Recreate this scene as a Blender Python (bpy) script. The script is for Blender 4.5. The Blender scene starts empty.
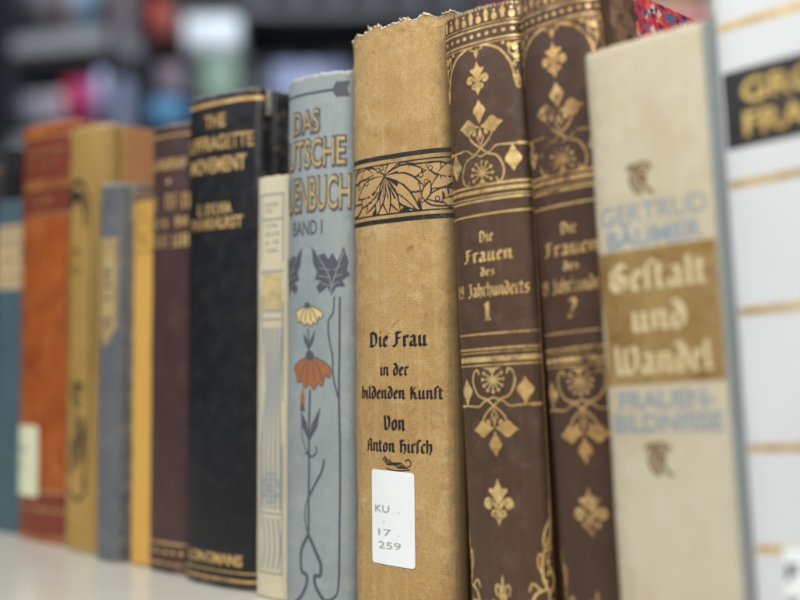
import bpy, bmesh, math, random
from math import sin, cos, pi, sqrt, radians, atan, tan, hypot
from mathutils import Vector, Matrix, noise
random.seed(7)
sc = bpy.context.scene
COL = sc.collection

# ------------------------------------------------------------------ materials
class NT:
    def __init__(s, name):
        s.m = bpy.data.materials.new(name); s.m.use_nodes = True
        s.t = s.m.node_tree; s.b = s.t.nodes['Principled BSDF']; s.out = s.t.nodes['Material Output']
        s.co = s.t.nodes.new('ShaderNodeTexCoord').outputs['Object']
    def n(s, typ, **kw):
        nd = s.t.nodes.new('ShaderNode' + typ)
        for k, v in kw.items():
            if k in nd.inputs: s.set(nd.inputs[k], v)
            else: setattr(nd, k, v)
        return nd
    def set(s, inp, v):
        if hasattr(v, 'is_output') or isinstance(v, bpy.types.NodeSocket): s.t.links.new(v, inp)
        else: inp.default_value = v
    def mapped(s, scale, loc=(0, 0, 0)):
        mp = s.n('Mapping'); s.set(mp.inputs['Vector'], s.co)
        mp.inputs['Scale'].default_value = scale; mp.inputs['Location'].default_value = loc
        return mp.outputs[0]
    def noise(s, scale, detail=4, rough=.55, vec=None, dist=0):
        nd = s.n('TexNoise'); nd.inputs['Scale'].default_value = scale; nd.inputs['Detail'].default_value = detail
        nd.inputs['Roughness'].default_value = rough; nd.inputs['Distortion'].default_value = dist
        s.set(nd.inputs['Vector'], vec if vec is not None else s.co); return nd.outputs[0]
    def ramp(s, fac, a, b, c0=0.0, c1=1.0):
        nd = s.n('MapRange'); s.set(nd.inputs['Value'], fac)
        nd.inputs['From Min'].default_value = a; nd.inputs['From Max'].default_value = b
        nd.inputs['To Min'].default_value = c0; nd.inputs['To Max'].default_value = c1
        return nd.outputs[0]
    def mix(s, fac, a, b, mode='MIX'):
        nd = s.t.nodes.new('ShaderNodeMix'); nd.data_type = 'RGBA'; nd.blend_type = mode
        s.set(nd.inputs[0], fac)
        for i, v in ((6, a), (7, b)):
            if isinstance(v, tuple): v = (*v[:3], 1)
            s.set(nd.inputs[i], v)
        return nd.outputs[2]
    def math(s, op, a, b=0.0):
        nd = s.t.nodes.new('ShaderNodeMath'); nd.operation = op
        s.set(nd.inputs[0], a); s.set(nd.inputs[1], b); return nd.outputs[0]
    def bump(s, h, strength, dist=.0005, prev=None):
        nd = s.n('Bump'); nd.inputs['Strength'].default_value = strength; nd.inputs['Distance'].default_value = dist
        s.set(nd.inputs['Height'], h)
        if prev is not None: s.set(nd.inputs['Normal'], prev)
        return nd.outputs[0]

def cloth(name, base, stain, light=None, rough=.62, weave=1.0, stain_amt=.6, speck=.25, spec=.4, period=.8, leather=False, seed=0, sheen=0.0, stops=(.42, .68), T=0, H=0, streak=.0, rub=None, dirt=None, fox=None, joint=None):
    k = NT(name)
    v = k.mapped((1, 1, 1), (seed * .37, seed * .11, seed * .23))
    big = k.noise(28, 6, .6, v); mid = k.noise(110, 5, .65, v); fine = k.noise(900, 3, .6, v)
    col = k.mix(k.math('MULTIPLY', k.ramp(big, stops[0], stops[1]), stain_amt), base, stain)
    if light: col = k.mix(k.math('MULTIPLY', k.ramp(mid, .52, .72), .7), col, light)
    col = k.mix(k.ramp(fine, .3, .7, 0, speck), col, tuple(c * .45 for c in base))
    if fox:
        fx = k.noise(170, 2, .5, v, .3)
        col = k.mix(k.ramp(fx, .68, .76, 0, .8), col, fox)
        crk = k.noise(60, 7, .8, v); col = k.mix(k.ramp(crk, .60, .74, 0, .55), col, fox)
    if streak:
        sv = k.mapped((330, 330, 9), (seed, 0, 0)); st = k.noise(1, 4, .6, sv)
        col = k.mix(k.ramp(st, .52, .75, 0, streak), col, light or stain)
        sv = k.mapped((500, 500, 14), (seed + 3, 0, 0)); st = k.noise(1, 4, .6, sv)
        col = k.mix(k.ramp(st, .55, .8, 0, streak), col, stain)
    if T:
        sp = k.n('SeparateXYZ'); k.set(sp.inputs[0], k.co); X, Y, Z = sp.outputs
        jag = k.math('MULTIPLY', k.math('SUBTRACT', k.noise(160, 6, .75, v), .5), 1.0)
        ax = k.math('ABSOLUTE', k.math('DIVIDE', k.math('SUBTRACT', X, T * .0005), T * .0005))      # 0 middle, 1 joints
        ed = k.math('ADD', ax, jag)
        if dirt: col = k.mix(k.ramp(ed, .72, 1.12, 0, .75), col, dirt)
        if joint:
            sv = k.mapped((1100, 700, 12)); jn = k.noise(1, 3, .6, sv)
            xr = k.math('ADD', k.math('DIVIDE', X, T * .001), k.math('MULTIPLY', k.math('SUBTRACT', jn, .5), .09))
            col = k.mix(k.ramp(xr, .915, .99, 0, .9), col, joint)
        if rub:
            az = k.math('DIVIDE', k.math('ABSOLUTE', k.math('SUBTRACT', Z, H * .0005)), H * .0005)   # 1 at head and tail
            f1_ = k.ramp(k.math('ADD', az, k.math('MULTIPLY', jag, .10)), .985, 1.0, 0, .8)
            f2_ = k.ramp(k.math('ADD', ax, k.math('MULTIPLY', jag, .35)), 1.0, 1.06, 0, .6)
            col = k.mix(k.math('MAXIMUM', f1_, f2_), col, rub)
    # weave
    sc_ = .000314 / (period * 1e-3) * 1000
    wx = k.n('TexWave', bands_direction='X'); wz = k.n('TexWave', bands_direction='Z')
    for w in (wx, wz):
        k.set(w.inputs['Vector'], v); w.inputs['Scale'].default_value = sc_
        w.inputs['Distortion'].default_value = 2.5; w.inputs['Detail'].default_value = 2; w.inputs['Detail Scale'].default_value = .3
    wv = k.math('ADD', wx.outputs['Fac'], wz.outputs['Fac'])
    if not leather and weave > 0:
        col = k.mix(k.ramp(wv, .2, 1.6, .16 * weave, 0), col, tuple(c * .5 for c in base))
    k.set(k.b.inputs['Base Color'], col)
    k.b.inputs['Specular IOR Level'].default_value = spec
    k.set(k.b.inputs['Roughness'], k.ramp(mid, .3, .7, rough - .08, rough + .1))
    if sheen: k.b.inputs['Sheen Weight'].default_value = sheen; k.b.inputs['Sheen Roughness'].default_value = .4
    if leather: nb = k.bump(k.noise(1400, 3, .6, v), .25, .0003)
    else: nb = k.bump(wv, .35 * weave + .02, .00012)
    nb = k.bump(mid, .35, .0008, nb); nb = k.bump(fine, .2, .0001, nb)
    k.set(k.b.inputs['Normal'], nb)
    return k.m

def plain(name, col, rough=.5, var=.12, spec=.5, metal=0, nscale=60, bump=.05):
    k = NT(name)
    n = k.noise(nscale, 5, .6)
    k.set(k.b.inputs['Base Color'], k.mix(k.ramp(n, .35, .68), col, tuple(c * (1 - var * 2) for c in col)))
    k.set(k.b.inputs['Roughness'], k.ramp(n, .3, .7, rough - .05, rough + .08))
    k.b.inputs['Specular IOR Level'].default_value = spec; k.b.inputs['Metallic'].default_value = metal
    k.set(k.b.inputs['Normal'], k.bump(k.noise(nscale * 12, 3), bump, .0002))
    return k.m

def gold(name, col=(.80, .56, .24), under=(.10, .055, .03), wear=.5, rough=.36, metal=.9):
    k = NT(name)
    w = k.math('ADD', k.noise(260, 5, .75), k.math('MULTIPLY', k.noise(45, 3), .6))
    f = k.ramp(w, .83 - .14 * wear, .97 - .05 * wear, 0, min(1, .35 + wear))
    tone = k.mix(k.ramp(k.noise(70, 3), .35, .65), col, tuple(c * q for c, q in zip(col, (.72, .62, .5))))
    k.set(k.b.inputs['Base Color'], k.mix(f, tone, under))
    k.set(k.b.inputs['Metallic'], k.ramp(f, 0, 1, metal, .05))
    k.set(k.b.inputs['Roughness'], k.ramp(k.noise(400, 3), .3, .7, rough - .08, rough + .16))
    k.set(k.b.inputs['Normal'], k.bump(k.noise(700, 4), .35, .0002))
    return k.m

def ink(name, col, wear=.25, under=(.4, .3, .2), rough=.5):
    k = NT(name)
    f = k.ramp(k.noise(500, 4, .7), .55, .75, 0, wear)
    f = k.math('MAXIMUM', f, k.ramp(k.noise(75, 6, .75), .60, .72, 0, min(.7, wear * 1.6)))
    k.set(k.b.inputs['Base Color'], k.mix(f, col, under)); k.b.inputs['Roughness'].default_value = rough
    return k.m

def paper_block(name, base=(.62, .52, .36)):
    k = NT(name)
    v = k.mapped((2600, 25, 25)); n = k.noise(1, 3, .7, v)
    k.set(k.b.inputs['Base Color'], k.mix(k.ramp(n, .3, .7), base, tuple(c * .55 for c in base)))
    k.b.inputs['Roughness'].default_value = .85
    k.set(k.b.inputs['Normal'], k.bump(n, .6, .0004)); return k.m

def marbled(name):
    k = NT(name)
    v1 = k.n('TexVoronoi', feature='F1'); v1.inputs['Scale'].default_value = 420; v1.inputs['Randomness'].default_value = 1
    ds = k.n('VectorMath', operation='ADD'); k.set(ds.inputs[0], k.co)
    nn = k.n('TexNoise'); nn.inputs['Scale'].default_value = 120; k.set(nn.inputs['Vector'], k.co)
    sc2 = k.n('VectorMath', operation='SCALE'); k.set(sc2.inputs[0], nn.outputs['Color']); sc2.inputs['Scale'].default_value = .006
    k.set(ds.inputs[1], sc2.outputs[0]); k.set(v1.inputs['Vector'], ds.outputs[0])
    cr = k.n('ValToRGB'); sep = k.n('SeparateColor'); k.set(sep.inputs[0], v1.outputs['Color']); k.set(cr.inputs[0], sep.outputs[0])
    e = cr.color_ramp; e.interpolation = 'CONSTANT'
    pts = [(0, (.42, .03, .04)), (.34, (.02, .03, .08)), (.52, (.55, .10, .08)), (.68, (.5, .42, .38)), (.78, (.06, .12, .25)), (.9, (.45, .05, .06))]
    e.elements[0].color = (*pts[0][1], 1); e.elements[1].position = pts[1][0]; e.elements[1].color = (*pts[1][1], 1)
    for p, c in pts[2:]:
        q = e.elements.new(p); q.color = (*c, 1)
    k.set(k.b.inputs['Base Color'], cr.outputs[0]); k.b.inputs['Roughness'].default_value = .45
    return k.m

# ------------------------------------------------------------------ scene helpers
def link(o, parent=None):
    COL.objects.link(o)
    if parent: o.parent = parent
    return o
def tag(o, label=None, cat=None, group=None, kind=None):
    if label: o['label'] = label
    if cat: o['category'] = cat
    if group: o['group'] = group
    if kind: o['kind'] = kind
    return o
def mesh_obj(name, bm, mat, parent=None, smooth=True):
    me = bpy.data.meshes.new(name); bm.to_mesh(me); bm.free()
    me.materials.append(mat)
    if smooth: me.polygons.foreach_set('use_smooth', [True] * len(me.polygons))
    return link(bpy.data.objects.new(name, me), parent)
def box_bm(x0, x1, y0, y1, z0, z1, bevel=0, seg=2, bm=None):
    b = bm or bmesh.new()
    r = bmesh.ops.create_cube(b, size=1)
    for v in r['verts']:
        v.co = Vector((x0 + (v.co.x + .5) * (x1 - x0), y0 + (v.co.y + .5) * (y1 - y0), z0 + (v.co.z + .5) * (z1 - z0)))
    if bevel:
        es = list({e for v in r['verts'] for e in v.link_edges})
        bmesh.ops.bevel(b, geom=es, offset=bevel, segments=seg, affect='EDGES', profile=.5)
    return b

MM = .001
def tear(a, mid, seed):
    u = a - mid
    base = -1.0 if u < -14 else (.6 if u < -6 else (-.9 if u < 4 else (1.0 if u < 9 else .2)))
    k_ = noise.fractal(Vector((a * .16 + 3.1, seed, 0)), .7, 2.2, 5) * 1.9
    return base + k_ + max(0, noise.noise(Vector((a * .9, 8, seed)))) * 1.2
class Book:
    """local frame (mm): x 0..T along the shelf, y into the shelf, z up; root at the lower left front corner"""
    def __init__(s, name, T, h, b, label, loc=(0, 0, 0), lean=0, yaw=7, D=165, p=2.0, cat='book', group=None,
                 spine=None, board=None, board_r=None, pages=None, cap=2.0, torn=0, overhang=2.5, joint=7.0, cover_t=2.6, nu=44, nv=60, y0=1.5, seed=0, wobble=.12):
        s.T, s.h, s.b = T, h, b
        s.root = bpy.data.objects.new(name, None); s.root.empty_display_size = .02; link(s.root)
        s.root.location = loc; s.root.rotation_euler = (0, -radians(lean), radians(yaw))
        tag(s.root, label, cat, group)
        # spine cross-section, left joint to right joint
        arc = []
        N = nu
        for i in range(N + 1):
            th = pi * i / N
            c, q = cos(th), sin(th)
            t = -math.copysign(abs(c) ** (2 / p), c); d = abs(q) ** (2 / p)
            arc.append((T / 2 + t * T / 2, y0 - (b + y0) * d))
        L_ = [(.3, joint + 1.5), (.35, joint), (1.3, joint - 1.2), (1.75, joint - 2.6), (1.2, joint - 3.9), (.25, y0 + .7)]
        R_ = [(T - x, y) for x, y in reversed(L_)]
        s.prof = L_ + arc + R_
        s.i0, s.i1 = len(L_), len(L_) + len(arc) - 1
        s.acc = [0]
        for a_, b_ in zip(s.prof, s.prof[1:]): s.acc.append(s.acc[-1] + hypot(b_[0] - a_[0], b_[1] - a_[1]))
        s.wob, s.seed, s.torn = wobble, seed, torn
        s.mid = (s.acc[s.i0] + s.acc[s.i1]) / 2
        s.L = s.acc[s.i1] - s.acc[s.i0]
        # spine mesh
        bm = bmesh.new(); P = s.prof; n = len(P)
        nrm = []
        for i in range(n):
            a_ = P[max(i - 1, 0)]; b_ = P[min(i + 1, n - 1)]
            dx, dy = b_[0] - a_[0], b_[1] - a_[1]; l = hypot(dx, dy) or 1
            nrm.append((dy / l, -dx / l))
        zs = [0, .25, .7, 1.4, 2.4] + [2.4 + (h - 4.8) * (j / nv) for j in range(1, nv)] + [h - 2.4, h - 1.4, h - .7, h - .25, h]
        if torn: zs = zs[:-5] + [h - 6 + 6 * j / 16 for j in range(17)]
        zs = sorted(set(zs))
        rows_o, rows_i = [], []
        for z in zs:
            ro, ri = [], []
            for i, (x, y) in enumerate(P):
                nx, ny = nrm[i]
                e = 0.0
                dt = min(z, h - z)
                if dt < cap: e = -cap * .45 * (1 - sqrt(max(0, 1 - (1 - dt / cap) ** 2)))
                w = s.disp(x, y, z)
                zz = z
                if torn:
                    f = max(0, (z - (h - 6)) / 6)
                    nn = noise.fractal(Vector((s.acc[i] * .22 + 3.1, seed, 0)), .8, 2.1, 5)
                    step = -1.9 if (s.acc[i] - s.mid) < -7 else (-.7 if (s.acc[i] - s.mid) < 9 else 0)
                    zz = z + f * tear(s.acc[i], s.mid, seed)
                if not torn and h - z < 2.4: zz = z + (1 - (h - z) / 2.4) * (noise.fractal(Vector((s.acc[i] * .35, seed * 3.3, 1)), .8, 2.1, 4) * .55 - .15 - (.9 if noise.noise(Vector((s.acc[i] * .13, seed, 4))) > .38 else 0))
                ro.append(bm.verts.new(((x + nx * (e + w)) * MM, (y + ny * (e + w)) * MM, zz * MM)))
                ri.append(bm.verts.new(((x + nx * (e + w - 1.1)) * MM, (y + ny * (e + w - 1.1)) * MM, zz * MM)))
            rows_o.append(ro); rows_i.append(ri)
        for a_, b_ in zip(rows_o, rows_o[1:]):
            for i in range(n - 1): bm.faces.new((a_[i], a_[i + 1], b_[i + 1], b_[i]))
        for a_, b_ in zip(rows_i, rows_i[1:]):
            for i in range(n - 1): bm.faces.new((a_[i + 1], a_[i], b_[i], b_[i + 1]))
        for i in range(n - 1):
            bm.faces.new((rows_o[-1][i], rows_o[-1][i + 1], rows_i[-1][i + 1], rows_i[-1][i]))
            bm.faces.new((rows_o[0][i + 1], rows_o[0][i], rows_i[0][i], rows_i[0][i + 1]))
        for i in (0, n - 1):
            for a_, b_, c_, d_ in zip(rows_o, rows_o[1:], rows_i, rows_i[1:]):
                bm.faces.new((a_[i], b_[i], d_[i], c_[i]) if i == 0 else (b_[i], a_[i], c_[i], d_[i]))
        s.nrm = nrm
        s.spine = mesh_obj('spine', bm, spine, s.root)
        board = board or spine; board_r = board_r or board
        ov = overhang
        def bd(x0, x1): 
            return box_bm(x0 * MM, x1 * MM, joint * MM, D * MM, 0, h * MM, .7 * MM, 3)
        s.board_l = mesh_obj('cover_board', bd(-.15, cover_t), board, s.root)
        s.board_r = mesh_obj('cover_board', bd(T - cover_t, T + .15), board_r, s.root)
        s.pages = mesh_obj('page_block', box_bm((cover_t + .2) * MM, (T - cover_t - .2) * MM, (1.5) * MM, (D - 4) * MM, ov * MM, (h - ov - .6) * MM, .5 * MM), pages or M['paper'], s.root)
    def disp(s, x, y, z):
        w = noise.noise(Vector((x * .05 + s.seed, y * .05, z * .03))) * s.wob * 2
        if s.torn:
            g = max(0, (z - (s.h - 22)) / 22)
            w += g * noise.fractal(Vector((x * .16, s.seed + 2, z * .16)), .9, 2, 4) * .9
        if y > 1.6: w *= max(0, 1 - (y - 1.6) / 4)
        return w
    def at(s, u, z, off):
        """u: arc distance in mm from the middle of the spine"""
        t = min(max(s.mid + u, 0), s.acc[-1] - 1e-6)
        lo, hi = 0, len(s.acc) - 1
        while hi - lo > 1:
            m = (lo + hi) // 2
            if s.acc[m] <= t: lo = m
            else: hi = m
        f = (t - s.acc[lo]) / max(1e-9, s.acc[hi] - s.acc[lo])
        x = s.prof[lo][0] * (1 - f) + s.prof[hi][0] * f; y = s.prof[lo][1] * (1 - f) + s.prof[hi][1] * f
        nx = s.nrm[lo][0] * (1 - f) + s.nrm[hi][0] * f; ny = s.nrm[lo][1] * (1 - f) + s.nrm[hi][1] * f
        off += s.disp(x, y, z)
        return Vector(((x + nx * off) * MM, (y + ny * off) * MM, z * MM))

# ------------------------------------------------------------------ 2D decoration builder
def smooth(pts, n=6):
    if len(pts) < 3: return pts
    out = []
    P = [pts[0]] + list(pts) + [pts[-1]]
    for i in range(1, len(P) - 2):
        a, b, c, d = P[i - 1], P[i], P[i + 1], P[i + 2]
        for j in range(n):
            t = j / n
            out.append(tuple(.5 * ((2 * b[k]) + (-a[k] + c[k]) * t + (2 * a[k] - 5 * b[k] + 4 * c[k] - d[k]) * t * t + (-a[k] + 3 * b[k] - 3 * c[k] + d[k]) * t ** 3) for k in (0, 1)))
    out.append(pts[-1]); return out

class Deco:
    lay = .0025
    def __init__(s): s.polys = []; s.l = 0; s.xf = None
    def add(s, pts, l=None):
        if l is None: s.l = (s.l + 1) % 36; l = s.l
        if s.xf: pts = [s.xf(*p) for p in pts]
        s.polys.append((pts, l))
    def poly(s, pts, l=None): s.add(list(pts), l)
    def rect(s, u0, u1, z0, z1, l=None): s.poly([(u0, z0), (u1, z0), (u1, z1), (u0, z1)], l)
    def line(s, u0, u1, z, w, l=None): s.rect(u0, u1, z - w / 2, z + w / 2, l)
    def disc(s, u, z, r, rz=None, n=12, l=None):
        rz = rz or r
        s.poly([(u + r * cos(2 * pi * i / n), z + rz * sin(2 * pi * i / n)) for i in range(n)], l)
    def stroke(s, pts, w, sm=0, taper=None, closed=False):
        if sm: pts = smooth(pts, sm)
        n = len(pts)
        L, R = [], []
        for i in range(n):
            a = pts[i - 1] if (i > 0 or closed) else pts[i]; b = pts[(i + 1) % n] if (i < n - 1 or closed) else pts[i]
            dx, dz = b[0] - a[0], b[1] - a[1]; l = hypot(dx, dz) or 1
            t = i / max(1, n - 1)
            ww = (w if not taper else w * (taper[0] * (1 - t) + taper[2] * t if len(taper) < 3 else (taper[0] * (1 - 2 * t) + taper[1] * 2 * t if t < .5 else taper[1] * (2 - 2 * t) + taper[2] * (2 * t - 1)))) / 2
            L.append((pts[i][0] - dz / l * ww, pts[i][1] + dx / l * ww)); R.append((pts[i][0] + dz / l * ww, pts[i][1] - dx / l * ww))
        s.l = (s.l + 1) % 36; l = s.l
        rng = range(n) if closed else range(n - 1)
        for i in rng:
            j = (i + 1) % n
            s.add([R[i], R[j], L[j], L[i]], l)
    def pen(s, pts, w, ang=40, th=.25):
        """broad nib pen"""
        nx, nz = cos(radians(ang)) * w / 2, sin(radians(ang)) * w / 2
        for a, b in zip(pts, pts[1:]):
            dx, dz = b[0] - a[0], b[1] - a[1]; l = hypot(dx, dz) or 1
            cr = abs(dx * nz - dz * nx) / l
            k = th * w / 2
            if cr < k: ex, ez = -dz / l * k, dx / l * k
            else: ex, ez = nx, nz
            ox, oz = dx / l * .02 * w, dz / l * .02 * w
            s.add([(a[0] - ex - ox, a[1] - ez - oz), (b[0] - ex + ox, b[1] - ez + oz), (b[0] + ex + ox, b[1] + ez + oz), (a[0] + ex - ox, a[1] + ez - oz)])
    def text(s, txt, cu, zb, cap, width=None, offset=0.0, bold=0.0, l=None, align='c', shear=0):
        cu_ = bpy.data.curves.new('t', 'FONT'); cu_.body = txt; cu_.size = 1; cu_.resolution_u = 4
        o = bpy.data.objects.new('t', cu_); COL.objects.link(o)
        def grab():
            me = bpy.data.meshes.new_from_object(o.evaluated_get(bpy.context.evaluated_depsgraph_get()))
            r = [[(me.vertices[i].co.x, me.vertices[i].co.y) for i in p.vertices] for p in me.polygons]
            bpy.data.meshes.remove(me); return r
        bpy.context.view_layer.update(); base = grab()
        xs = [p[0] for f in base for p in f]
        x0, x1 = min(xs), max(xs)
        kz = cap / .70; ku = width / (x1 - x0) if width else kz
        if offset or bold:
            cu_.offset = (offset + bold) / kz; bpy.context.view_layer.update(); base = grab()
        bpy.data.objects.remove(o); bpy.data.curves.remove(cu_)
        c = (x0 + x1) / 2 if align == 'c' else x0
        if l is None: s.l = (s.l + 1) % 36; l = s.l
        for f in base: s.add([(cu + (x - c) * ku + shear * y * kz, zb + y * kz) for x, y in f], l)
    def fraktur(s, txt, cu, zb, x_h, width=None, w=.22, sp=.05, roman=False):
        tot = sum(GL[c][0] + sp for c in txt) - sp
        ku = width / tot if width else x_h
        x = cu - tot * ku / 2
        for c in txt:
            adv, strokes = GL[c]
            for st in strokes:
                pts = st
                old = s.xf; x_ = x
                s.xf = (lambda u, z, x_=x_, old=old: (old(x_ + u * ku, zb + z * x_h) if old else (x_ + u * ku, zb + z * x_h)))
                s.pen(pts, w); s.xf = old
            x += (adv + sp) * ku
    def marks(s, cu, zb, h, width, n, w=.9, seed=1):
        """a row of worn letter-like marks that cannot be read"""
        r = random.Random(seed); st = width / n
        for i in range(n):
            a = cu - width / 2 + st * (i + .12); b = a + st * .7
            if r.random() < .12: continue
            s.rect(a, a + w * .8, zb, zb + h)
            q = r.random()
            if q < .7: s.rect(b - w * .8, b, zb, zb + h)
            if q > .35: s.rect(a + w * .8, b - w * .8, zb + h - w * .6, zb + h)
            if r.random() < .45: s.rect(a + w * .8, b - w * .8, zb, zb + w * .6)
            if r.random() < .45: s.rect(a + w * .8, b - w * .8, zb + h * .45, zb + h * .45 + w * .5)
    def build(s, name, book, mat, parent=None, eps=.10, clip=None, slice_=1.6, label=None):
        bm = bmesh.new()
        for pts, l in s.polys:
            vs = [bm.verts.new((p[0], p[1], l)) for p in pts]
            try: f = bm.faces.new(vs)
            except ValueError: continue
            f.normal_update()
            if f.normal.z < 0: f.normal_flip()
        big = [f for f in bm.faces if len(f.verts) > 4]
        if big: bmesh.ops.triangulate(bm, faces=big)
        if clip:
            for co, no in (((clip[0], 0, 0), (-1, 0, 0)), ((clip[1], 0, 0), (1, 0, 0)), ((0, clip[2], 0), (0, -1, 0)), ((0, clip[3], 0), (0, 1, 0))):
                bmesh.ops.bisect_plane(bm, geom=bm.verts[:] + bm.edges[:] + bm.faces[:], plane_co=co, plane_no=no, clear_outer=True, dist=1e-5)
        us = [v.co.x for v in bm.verts]
        a = math.ceil(min(us) / slice_) * slice_
        while a < max(us):
            bmesh.ops.bisect_plane(bm, geom=bm.verts[:] + bm.edges[:] + bm.faces[:], plane_co=(a, 0, 0), plane_no=(1, 0, 0), dist=1e-5)
            a += slice_
        for v in bm.verts: v.co = book.at(v.co.x, v.co.y, eps + v.co.z * s.lay)
        o = mesh_obj(name, bm, mat, parent or book.root, smooth=False)
        if label: o['label'] = label
        return o

_i = [(.03, .84), (.15, .97), (.15, .14), (.28, 0)]
def _sh(st, dx): return [(x + dx, z) for x, z in st]
GL = {
 ' ': (.4, []), '.': (.25, [[(.08, .05), (.14, .1)]]),
 'i': (.34, [_i, [(.12, 1.3), (.2, 1.38)]]),
 'n': (.72, [[(.03, .84), (.15, .97), (.15, .12), (.2, .06)], [(.17, .8), (.42, .98), (.52, .86), (.52, .14), (.64, 0)]]),
 'm': (1.1, [[(.03, .84), (.15, .97), (.15, .12), (.2, .06)], [(.17, .8), (.42, .98), (.52, .86), (.52, .1)], [(.54, .8), (.8, .98), (.9, .86), (.9, .14), (1.0, 0)]]),
 'u': (.74, [[(.03, .86), (.15, .97), (.15, .15), (.27, 0), (.5, .2)], [(.42, .86), (.52, .97), (.52, .14), (.65, 0)]]),
 'e': (.56, [[(.16, .82), (.15, .18), (.3, 0), (.47, .13)], [(.16, .8), (.33, 1.0), (.47, .78), (.42, .64), (.16, .46)]]),
 'r': (.5, [[(.03, .84), (.15, .97), (.15, .14), (.25, 0)], [(.17, .78), (.36, 1.0), (.46, .86)]]),
 'a': (.7, [[(.12, .82), (.3, 1.0), (.48, .84), (.48, .14), (.62, 0)], [(.48, .6), (.16, .42), (.13, .16), (.28, 0), (.48, .18)]]),
 'd': (.64, [[(.12, 1.4), (.32, 1.32), (.52, .95), (.53, .2), (.34, 0), (.15, .16), (.14, .72), (.3, .93), (.5, .82)]]),
 'b': (.64, [[(.1, 1.42), (.15, 1.36), (.15, .16), (.33, 0), (.53, .2), (.53, .76), (.37, .97), (.17, .8)]]),
 'l': (.34, [[(.1, 1.42), (.15, 1.36), (.15, .14), (.28, 0)]]),
 'ſ': (.4, [[(.15, -.02), (.15, 1.22), (.3, 1.43), (.46, 1.3)]]),
 't': (.44, [[(.15, 1.25), (.15, .14), (.3, 0), (.42, .1)], [(0, .93), (.38, .93)]]),
 'h': (.68, [[(.1, 1.42), (.15, 1.36), (.15, .02)], [(.17, .78), (.4, .98), (.53, .84), (.53, .2), (.36, -.18)]]),
 'c': (.5, [[(.47, .86), (.32, 1.0), (.15, .8), (.15, .18), (.3, 0), (.46, .13)]]),
 'o': (.68, [[(.34, 1.0), (.15, .8), (.15, .18), (.34, 0), (.53, .2), (.53, .82), (.34, 1.0)]]),
 's': (.6, [[(.48, .86), (.3, 1.0), (.15, .82), (.22, .6), (.46, .42), (.5, .18), (.32, 0), (.12, .13)]]),
 'D': (.9, [[(.2, 1.25), (.2, .12)], [(.02, 1.22), (.28, 1.4), (.64, 1.2), (.74, .8), (.7, .3), (.45, .02), (.08, .1)]]),
 'F': (.8, [[(.3, 1.32), (.3, .2), (.16, 0), (0, .1)], [(.1, 1.18), (.3, 1.36), (.5, 1.26), (.74, 1.36)], [(.3, .74), (.62, .8)]]),
 'K': (.84, [[(.2, 1.4), (.2, 0)], [(.22, .72), (.6, 1.36)], [(.32, .82), (.52, .6), (.6, .12), (.74, 0)]]),
 'V': (.82, [[(.02, 1.26), (.16, 1.4), (.2, .22), (.38, 0), (.66, .3), (.68, 1.05), (.5, 1.38)]]),
 'A': (.82, [[(.04, .06), (.18, .02), (.24, 1.15), (.44, 1.4), (.62, 1.2), (.62, .14), (.76, 0)], [(.24, .66), (.62, .66)]]),
 'H': (.78, [[(.2, 1.36), (.2, .02)], [(.02, 1.2), (.2, 1.38), (.4, 1.26), (.6, 1.36)], [(.2, .76), (.46, .94), (.64, .76), (.64, .2), (.48, -.15)]]),
 'J': (.7, [[(.1, 1.2), (.3, 1.4), (.62, 1.3)], [(.46, 1.34), (.5, .25), (.32, -.05), (.08, .08)]]),
 'G': (.9, [[(.8, 1.22), (.5, 1.4), (.22, 1.12), (.16, .4), (.42, .02), (.74, .15), (.78, .66), (.56, .76)], [(.48, 1.32), (.48, .25)]]),
 'W': (1.2, [[(.02, 1.26), (.16, 1.4), (.2, .14), (.4, 0), (.56, .2), (.56, 1.34)], [(.56, .2), (.82, 0), (1.04, .25), (1.06, 1.08), (.9, 1.38)]]),
 '1': (.42, [[(.04, 1.12), (.2, 1.36), (.2, .0)]]),
 '9': (.62, [[(.5, .9), (.32, .66), (.14, .86), (.16, 1.16), (.34, 1.36), (.52, 1.14), (.5, .4), (.3, 0), (.12, .1)]]),
 '2': (.62, [[(.12, 1.12), (.3, 1.36), (.48, 1.16), (.42, .8), (.1, .05), (.55, .06)]]),
}

# ------------------------------------------------------------------ materials used
M = {}
M['paper'] = paper_block('aged_paper')
M['white_paper'] = paper_block('white_paper', (.75, .72, .66))
M['tan'] = cloth('tan_book_cloth', (.50, .325, .132), (.32, .175, .052), light=(.63, .48, .26), weave=.75, rough=.66, spec=.25, period=.62, stain_amt=.9, speck=.5, T=58.6, streak=.30, dirt=(.15, .10, .045), fox=(.30, .13, .035), joint=(.115, .085, .04), stops=(.46, .72))
M['tan_board'] = cloth('faded_tan_board_cloth', (.36, .27, .14), (.22, .17, .09), light=(.5, .42, .27), weave=1.2, rough=.7, seed=3)
M['brown'] = cloth('brown_book_leather', (.090, .050, .032), (.062, .034, .022), light=(.125, .080, .060), rough=.44, weave=.5, spec=.32, speck=.3, period=.55, seed=5, T=38.2, H=251.3, streak=.35, rub=(.30, .19, .12))
M['black'] = cloth('black_book_cloth', (.009, .0095, .012), (.016, .017, .02), light=(.02, .021, .024), rough=.4, weave=.4, seed=6, speck=.2, spec=.5, T=54.6, H=248, rub=(.16, .15, .13), streak=.2)
M['bluegrey'] = cloth('blue_grey_book_cloth', (.30, .345, .35), (.24, .29, .30), light=(.36, .40, .395), rough=.6, weave=.7, seed=7, speck=.2, stain_amt=.7, T=45.4, H=243, rub=(.5, .5, .46), dirt=(.2, .22, .21), streak=.3)
M['cream'] = cloth('cream_book_cloth', (.62, .56, .40), (.52, .44, .27), rough=.6, weave=.3, seed=8, speck=.1)
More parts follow.
